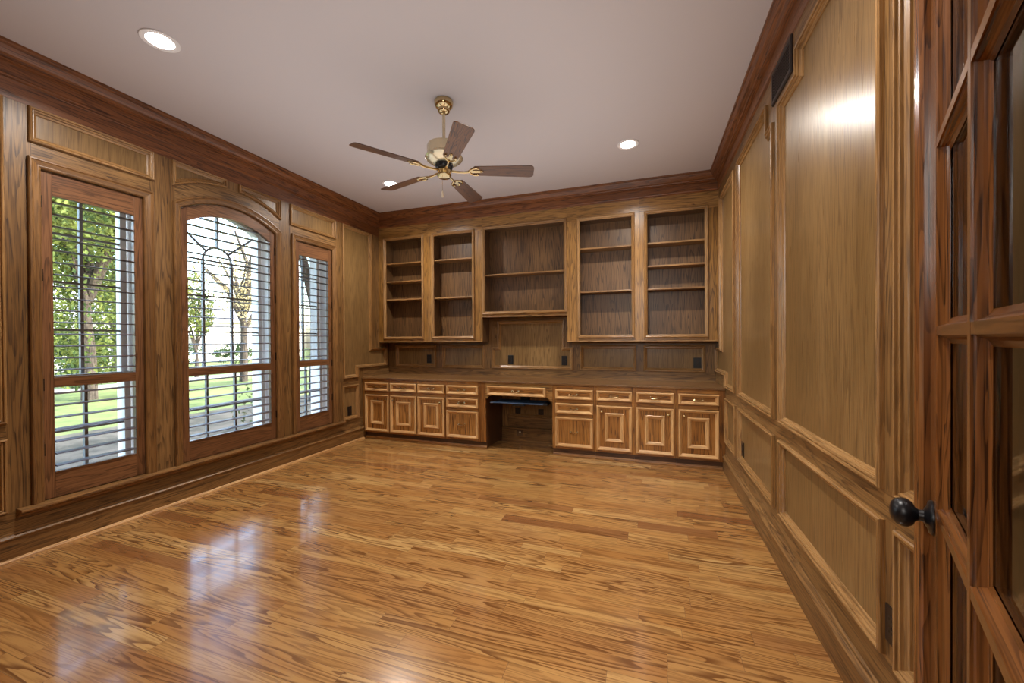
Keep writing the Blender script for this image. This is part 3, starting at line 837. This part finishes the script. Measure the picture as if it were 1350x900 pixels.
# ------------------------------------------------------------------ glazed door standing open at the right
def door():
    th = math.radians(22.41); u = Vector((math.sin(th), math.cos(th), 0)); nrm = Vector((-math.cos(th), math.sin(th), 0))
    P = Vector((.5514, 1.0459, 0)); Wd = .86; hinge = P - u*.79
    # local frame: x from hinge to latch edge, y = away from the room (back), z up
    root = bpy.data.objects.new('door_1', None); COL.objects.link(root)
    root.location = hinge; root.rotation_euler = (0, 0, math.atan2(u.y, u.x))
    struct(root, 'glazed wooden door with small panes standing open beside the right wall', 'door')
    # +y local is u rotated +90deg = (-cos, sin) = nrm, towards the room; face at y = 0
    dz, dx = oak('door','z',.13,1.9), oak('door','x',.13,1.9)
    T = -.040; s0 = .79-.052; h0 = .12; H = 2.44
    zs = [.235, .595, .955, 1.311, 1.675, 2.035, 2.335]
    MB().box(s0, Wd, T, 0, .008, H).build('stile', dz, root, bevel=.002)
    MB().box(0, h0, T, 0, .008, H).build('stile', dz, root, bevel=.002)
    MB().box(h0, s0, T, 0, .008, zs[0]).build('rail', dx, root, bevel=.002)
    MB().box(h0, s0, T, 0, zs[-1], H).build('rail', dx, root, bevel=.002)
    # astragal bead on the meeting edge
    mb = MB(); pr = [(Wd-.040,0),(Wd-.040,.010),(Wd-.034,.016),(Wd-.016,.022),(Wd-.006,.022),(Wd+.002,.016),(Wd+.002,0)]
    n = len(pr); mb.add([(a, b, z) for z in (.008, H) for a, b in pr], [tuple(range(n)), tuple(range(2*n-1, n-1, -1))]+[(i, (i+1) % n, n+(i+1) % n, n+i) for i in range(n)])
    mb.build('edge_bead', dz, root)
    # glazing bars: moulded section, narrow at the face and wide at the glass
    xm = .79-.361; hw = .024
    hs = [(-hw,T/2-.003),(-hw,-.017),(-hw+.004,-.0155),(-.016,-.014),(-.0135,-.0105),(-.0115,-.0055),(-.0085,-.003),(-.0085,0)]
    sec = hs + [(-a, b) for a, b in reversed(hs)]
    sec = sec + [(a, T-b) for a, b in reversed(sec)]
    n = len(sec)
    loop = lambda k: [tuple(range(n)), tuple(range(2*n-1, n-1, -1))]+[(i, (i+1) % n, n+(i+1) % n, n+i) for i in range(n)]
    mb = MB(); mb.add([(xm+a*1.15, b, z) for z in (zs[0], zs[-1]) for a, b in sec], loop(0)); mb.build('glazing_bar', dz, root)
    for zc in zs[1:-1]:
        mb = MB(); mb.add([(x, b*1.0-.0002, zc+a) for x in (h0, s0) for a, b in sec], loop(0)); mb.build('glazing_bar', dx, root)
    # sticking round the opening
    mb = MB(); FX = lambda a, b, h: (a, h, b)
    mb.sweep(rc(h0, s0, zs[0], zs[-1]), [(0,0),(.004,-.002),(.008,-.008),(.016,-.012),(.022,-.016),(.022,-.017),(0,-.017)], FX)
    mb.build('glass_stop', dz, root)
    mb = MB(); mb.box(h0, s0, T/2-.002, T/2+.002, zs[0], zs[-1]); mb.build('pane', DGLASS, root)
    # knob
    kx, kz = .79-.012, .932
    prof = [(.034,.0),(.034,.003),(.031,.006),(.022,.008),(.018,.011),(.012,.013),(.011,.020),(.014,.025),(.023,.029),(.0285,.037),(.029,.045),(.026,.054),(.018,.061),(.007,.064)]
    k = MB().lathe(prof, (kx, 0.0005, kz), 'y', 32)
    k.build('door_knob', BLACK, root, smooth=True, label='round black door knob')
    k = MB().lathe([(r, T-h-.0005) for r, h in prof], (kx, 0, kz), 'y', 32); k.build('door_knob', BLACK, root, smooth=True)
    for z in (.25, 1.2, 2.15):
        MB().lathe([(.008,-.05),(.008,.05)], (-.006, .004, z), 'z', 12).build('hinge', HINGE, root)
door()

# ------------------------------------------------------------------ outdoors
GZ = -.35
def noisy_mat(name, a, b, scale, rough=.9, detail=6, stretch=(1,1,1)):
    m, nt, out = newmat(name); tc = N(nt, 'ShaderNodeTexCoord'); mp = N(nt, 'ShaderNodeMapping'); mp.inputs['Scale'].default_value = stretch
    n = N(nt, 'ShaderNodeTexNoise'); n.inputs['Scale'].default_value = scale; n.inputs['Detail'].default_value = detail; n.inputs['Roughness'].default_value = .7
    nt.links.new(tc.outputs['Object'], mp.inputs[0]); nt.links.new(mp.outputs[0], n.inputs['Vector'])
    bs = N(nt, 'ShaderNodeBsdfPrincipled'); bs.inputs['Roughness'].default_value = rough; bs.inputs['Specular IOR Level'].default_value = .2
    nt.links.new(mixc(nt, maprange(nt, n.outputs['Fac'], .35, .65), lin(a), lin(b)), bs.inputs['Base Color'])
    nt.links.new(bs.outputs[0], out.inputs[0]); return m
GRASS = noisy_mat('grass', '3d4a26', '687440', .5, detail=10)
MULCH = noisy_mat('mulch', '272720', '4b473f', 2.2, detail=12)
DRIVE = noisy_mat('concrete_path', '8f8b84', 'a5a19a', 3.)
BARK = noisy_mat('bark', '2b2622', '4d463f', 9., stretch=(3,3,.5))
WALLW = plain('white_siding', 'cfcdc8', .7)
WALLG = plain('grey_siding', '8f9296', .7)
ROOF = noisy_mat('shingle_roof', '6d7078', '8b8d93', 12.)
PANEDK = plain('far_window_glass', '39434c', .2)
struct(MB().box(-70, -3.9, -30, 70, GZ-.3, GZ).build('lawn', GRASS), 'sunlit green lawn outside the windows', 'lawn')
struct(MB().box(-9.6, -3.95, -1, 22, GZ, GZ+.03).build('mulch_bed', MULCH), 'grey mulch bed under the windows', 'planting bed')
struct(MB().box(-19.4, -17.6, -30, 60, GZ, GZ+.02).build('path', DRIVE), 'pale concrete path across the lawn', 'path')

def leaves(c, rad, n, size, rng, shell=.35):
    mb = MB()
    for _ in range(n):
        while True:
            d = Vector((rng.uniform(-1,1), rng.uniform(-1,1), rng.uniform(-1,1)))
            if .02 < d.length < 1: break
        d = d.normalized()*(1-(1-d.length)*(1-shell)*1.0)
        p = Vector((c[0]+d.x*rad[0], c[1]+d.y*rad[1], c[2]+d.z*rad[2]))
        a = Vector((rng.gauss(0,1), rng.gauss(0,1), rng.gauss(0,1))).normalized(); b = a.orthogonal().normalized()
        s = size*rng.uniform(.6, 1.3)
        mb.v += [tuple(p-a*s), tuple(p+b*s*.45), tuple(p+a*s), tuple(p-b*s*.45)]
        k = len(mb.v)-4; mb.f.append((k, k+1, k+2, k+3)); mb.m.append(0)
    return mb
def tree(loc, h, rad, n, size, mats, lab, name='tree', lobes=6, trunk=.18, zc=None, seed=1, branches=4, shell=.4):
    rng = random.Random(seed)
    root = thing(name, lab, 'tree' if name == 'tree' else name, (loc[0], loc[1], GZ))
    t = MB(); zc = zc if zc is not None else h-rad[2]
    t.tube([(loc[0]+rng.uniform(-.1,.1)*k*.6, loc[1]+rng.uniform(-.1,.1)*k*.6, GZ-.05+(h*.85)*k/5) for k in range(6)], [trunk*(1-.15*k) for k in range(6)], 10)
    for k in range(branches):
        a = rng.uniform(0, 2*PI); z0 = GZ+h*rng.uniform(.22, .45)
        e = (loc[0]+math.cos(a)*rad[0]*.8, loc[1]+math.sin(a)*rad[1]*.8, z0+rng.uniform(.4,.75)*h*.6)
        m = ((loc[0]*1.6+e[0]*.9)/2.5, (loc[1]*1.6+e[1]*.9)/2.5, z0+(e[2]-z0)*.55)
        t.tube([(loc[0], loc[1], z0), m, e], [trunk*.55, trunk*.4, trunk*.12], 8)
    t.build('trunk', BARK, root, root.location)
    f = MB()
    for k in range(lobes):
        if k == 0: c, r = (loc[0], loc[1], GZ+zc), rad
        else:
            a = 2*PI*k/max(1, lobes-1)+rng.uniform(-.4,.4); q = rng.uniform(.45,.75)
            c = (loc[0]+math.cos(a)*rad[0]*q, loc[1]+math.sin(a)*rad[1]*q, GZ+zc+rng.uniform(-.55,.6)*rad[2]); q2 = rng.uniform(.4,.6)
            r = tuple(x*q2 for x in rad)
        l = leaves(c, r, n//lobes, size, rng, shell); f.add(l.v, l.f)
    f.build('foliage', mats, root, root.location, recalc=False)
    return root
LG = leafmat('leaf_green', '33442a', '7f8748'); LD = leafmat('leaf_dark', '2a3a28', '5c6c48'); LY = leafmat('leaf_autumn', '94865c', 'b8ad8e'); LB = leafmat('leaf_olive', '535a3a', '827e58')
tree((-15.0, 6.7), 7.6, (2.0, 2.0, 3.5), 18000, .075, LG, 'large leafy green tree seen through the near window', zc=3.7, seed=3, shell=.25)
tree((-23.0, 11.2), 9.0, (1.7, 1.7, 3.2), 7000, .10, LD, 'dark green tree right of the leafy one, seen through the near window', zc=5.4, seed=5)
tree((-19.2, 8.3), 2.4, (.75, .75, 1.1), 3000, .07, LD, 'rounded dark bush below the leafy tree', 'bush', lobes=4, trunk=.06, zc=1.1, seed=8, branches=0)
tree((-15.5, 11.6), 7.2, (1.6, 1.6, 2.6), 3600, .045, LY, 'pale autumn tree with bare branches in the middle window', lobes=7, trunk=.15, zc=4.6, seed=11, branches=9, shell=.1)
tree((-22.0, 17.7), 8.6, (2.0, 2.0, 3.2), 4000, .07, LY, 'thin yellow tree behind the pale autumn one', lobes=7, trunk=.15, zc=5.0, seed=12, branches=7, shell=.1)
tree((-19.2, 12.2), 4.8, (.7, .7, 1.7), 1700, .08, LG, 'slim green tree at the left of the middle window', lobes=5, trunk=.09, zc=3.3, seed=21)
tree((-8.4, 8.35), 8.0, (2.0, 2.0, 2.2), 1500, .07, LB, 'grey tree trunk close to the narrow window', lobes=6, trunk=.24, zc=6.2, seed=17, branches=5)
tree((-14.5, 16.4), 7.0, (1.6, 1.6, 2.6), 3200, .06, LB, 'olive tree behind the grey trunk', lobes=6, trunk=.14, zc=4.6, seed=18, branches=5, shell=.2)
tree((-5.1, 4.15), 1.05, (.38, .38, .42), 170, .028, LB, 'sparse twiggy shrub just outside the middle window', 'shrub', lobes=4, trunk=.014, zc=.72, seed=31, branches=9)
for k, (x, y) in enumerate(((-26, 15.2), (-26.3, 19.0), (-26.5, 22.8))):
    tree((x, y), 1.5, (.8, 1.5, .7), 1300, .08, LD, ['low hedge before the white house, left part', 'low hedge before the white house, middle part', 'low hedge before the white house, right part'][k], 'hedge', lobes=4, trunk=.05, zc=.75, seed=40+k, branches=0)

def house(x, y0, y1, h, roofh, wall, lab, wins, depth=7.):
    root = thing('house', lab, 'house', (x, (y0+y1)/2, GZ)); L = root.location
    MB().box(x-depth, x, y0, y1, GZ, GZ+h).build('wall', wall, root, L)
    yc = (x-depth/2); o = .4
    mb = MB(); mb.add([(x+o,y0-o,GZ+h),(x+o,y1+o,GZ+h),(x-depth-o,y1+o,GZ+h),(x-depth-o,y0-o,GZ+h),(yc,y0+1.,GZ+h+roofh),(yc,y1-1.,GZ+h+roofh)],
                      [(0,1,5,4),(2,3,4,5),(0,4,3),(1,2,5),(0,3,2,1)])
    mb.build('roof', ROOF, root, L)
    for a, b, c, d in wins:
        w = MB().sweep(rc(a, b, GZ+c, GZ+d), [(-.08,0),(-.08,.06),(0,.06),(0,.0)], lambda p, q, r: (x+r, p, q)).build('window', WHITE, root, L)
        MB().rect(a, b, GZ+c, GZ+d, lambda p, q, r: (x+r, p, q), .005, .02).build('pane', PANEDK, w, L)
house(-30, 8.5, 16.2, 2.9, 2.3, WALLG, 'grey house across the lawn behind the green trees', [(9.6,10.5,.9,2.2),(12.4,13.3,.9,2.2),(14.3,15.1,.9,2.2)])
house(-32, 18.6, 30, 3.1, 1.7, WALLW, 'long white house across the lawn seen through the middle window', [(19.6,20.4,.9,2.1),(25.5,26.5,.9,2.1)])

# ------------------------------------------------------------------ light
wd = bpy.data.worlds.new('sky'); bpy.context.scene.world = wd; wd.use_nodes = True
nt = wd.node_tree; bg = nt.nodes['Background']
sk = nt.nodes.new('ShaderNodeTexSky'); sk.sky_type = 'NISHITA'; sk.sun_disc = False
sk.sun_elevation = math.radians(38); sk.sun_rotation = math.radians(60); sk.air_density = 1.2; sk.dust_density = 3.; sk.ozone_density = 1.
nt.links.new(sk.outputs[0], bg.inputs[0]); bg.inputs[1].default_value = 2.0
sd = bpy.data.lights.new('sun', 'SUN'); sd.energy = 7.5; sd.angle = math.radians(1.); sd.color = (1., .93, .82)
so = bpy.data.objects.new('sun', sd); COL.objects.link(so); so.rotation_euler = Vector((-.74, .34, -.58)).to_track_quat('-Z', 'Y').to_euler()
# added fill light in mid-room, no real fixture, aimed up to brighten the ceiling
ud = bpy.data.lights.new('ceiling_fill', 'AREA'); ud.shape = 'RECTANGLE'; ud.size = 3.2; ud.size_y = 3.4; ud.energy = 33; ud.color = (.93, .97, 1.); ud.specular_factor = 0.
uo = bpy.data.objects.new('ceiling_fill', ud); COL.objects.link(uo); uo.location = (-1.45, 2.5, 1.75); uo.rotation_euler = (PI, 0, 0)
# added fill light in the hallway behind the camera, no known fixture
hd = bpy.data.lights.new('hall_fill', 'AREA'); hd.shape = 'RECTANGLE'; hd.size = 1.6; hd.size_y = 1.2; hd.energy = 85; hd.color = (1., .95, .88)
ho = bpy.data.objects.new('hall_fill', hd); COL.objects.link(ho); ho.location = (-.25, -1.6, 2.3); ho.rotation_euler = Vector((-.15, 1, -.12)).to_track_quat('-Z', 'Y').to_euler()

# ------------------------------------------------------------------ camera
cd = bpy.data.cameras.new('camera'); cam = bpy.data.objects.new('camera', cd); COL.objects.link(cam)
cd.sensor_fit = 'HORIZONTAL'; cd.sensor_width = 36.; cd.lens = 521.0/1350*36; cd.clip_start = .02; cd.clip_end = 300
yaw, pit, rol = .3311, -.0061, -.0058
c, s = math.cos(yaw), math.sin(yaw); cp, sp = math.cos(pit), math.sin(pit); cr, sr = math.cos(rol), math.sin(rol)
r = Vector((c, s, 0)); d = Vector((-s, c, 0)); up = Vector((0,0,1))
fwd = d*cp+up*sp; u2 = up*cp-d*sp
right = r*cr+u2*sr; top = u2*cr-r*sr
M = Matrix((right, top, -fwd)).transposed().to_4x4(); M.translation = (0, 0, CAMZ)
cam.matrix_world = M
sc = bpy.context.scene; sc.camera = cam
sc.view_settings.view_transform = 'Standard'; sc.view_settings.look = 'None'; sc.view_settings.exposure = 0.; sc.view_settings.gamma = 1.
try:
    sc.cycles.use_denoising = True; sc.cycles.max_bounces = 10; sc.cycles.diffuse_bounces = 6; sc.cycles.glossy_bounces = 4; sc.cycles.transparent_max_bounces = 16
    sc.cycles.sample_clamp_indirect = 8.; sc.cycles.caustics_reflective = False; sc.cycles.caustics_refractive = False
except Exception: pass
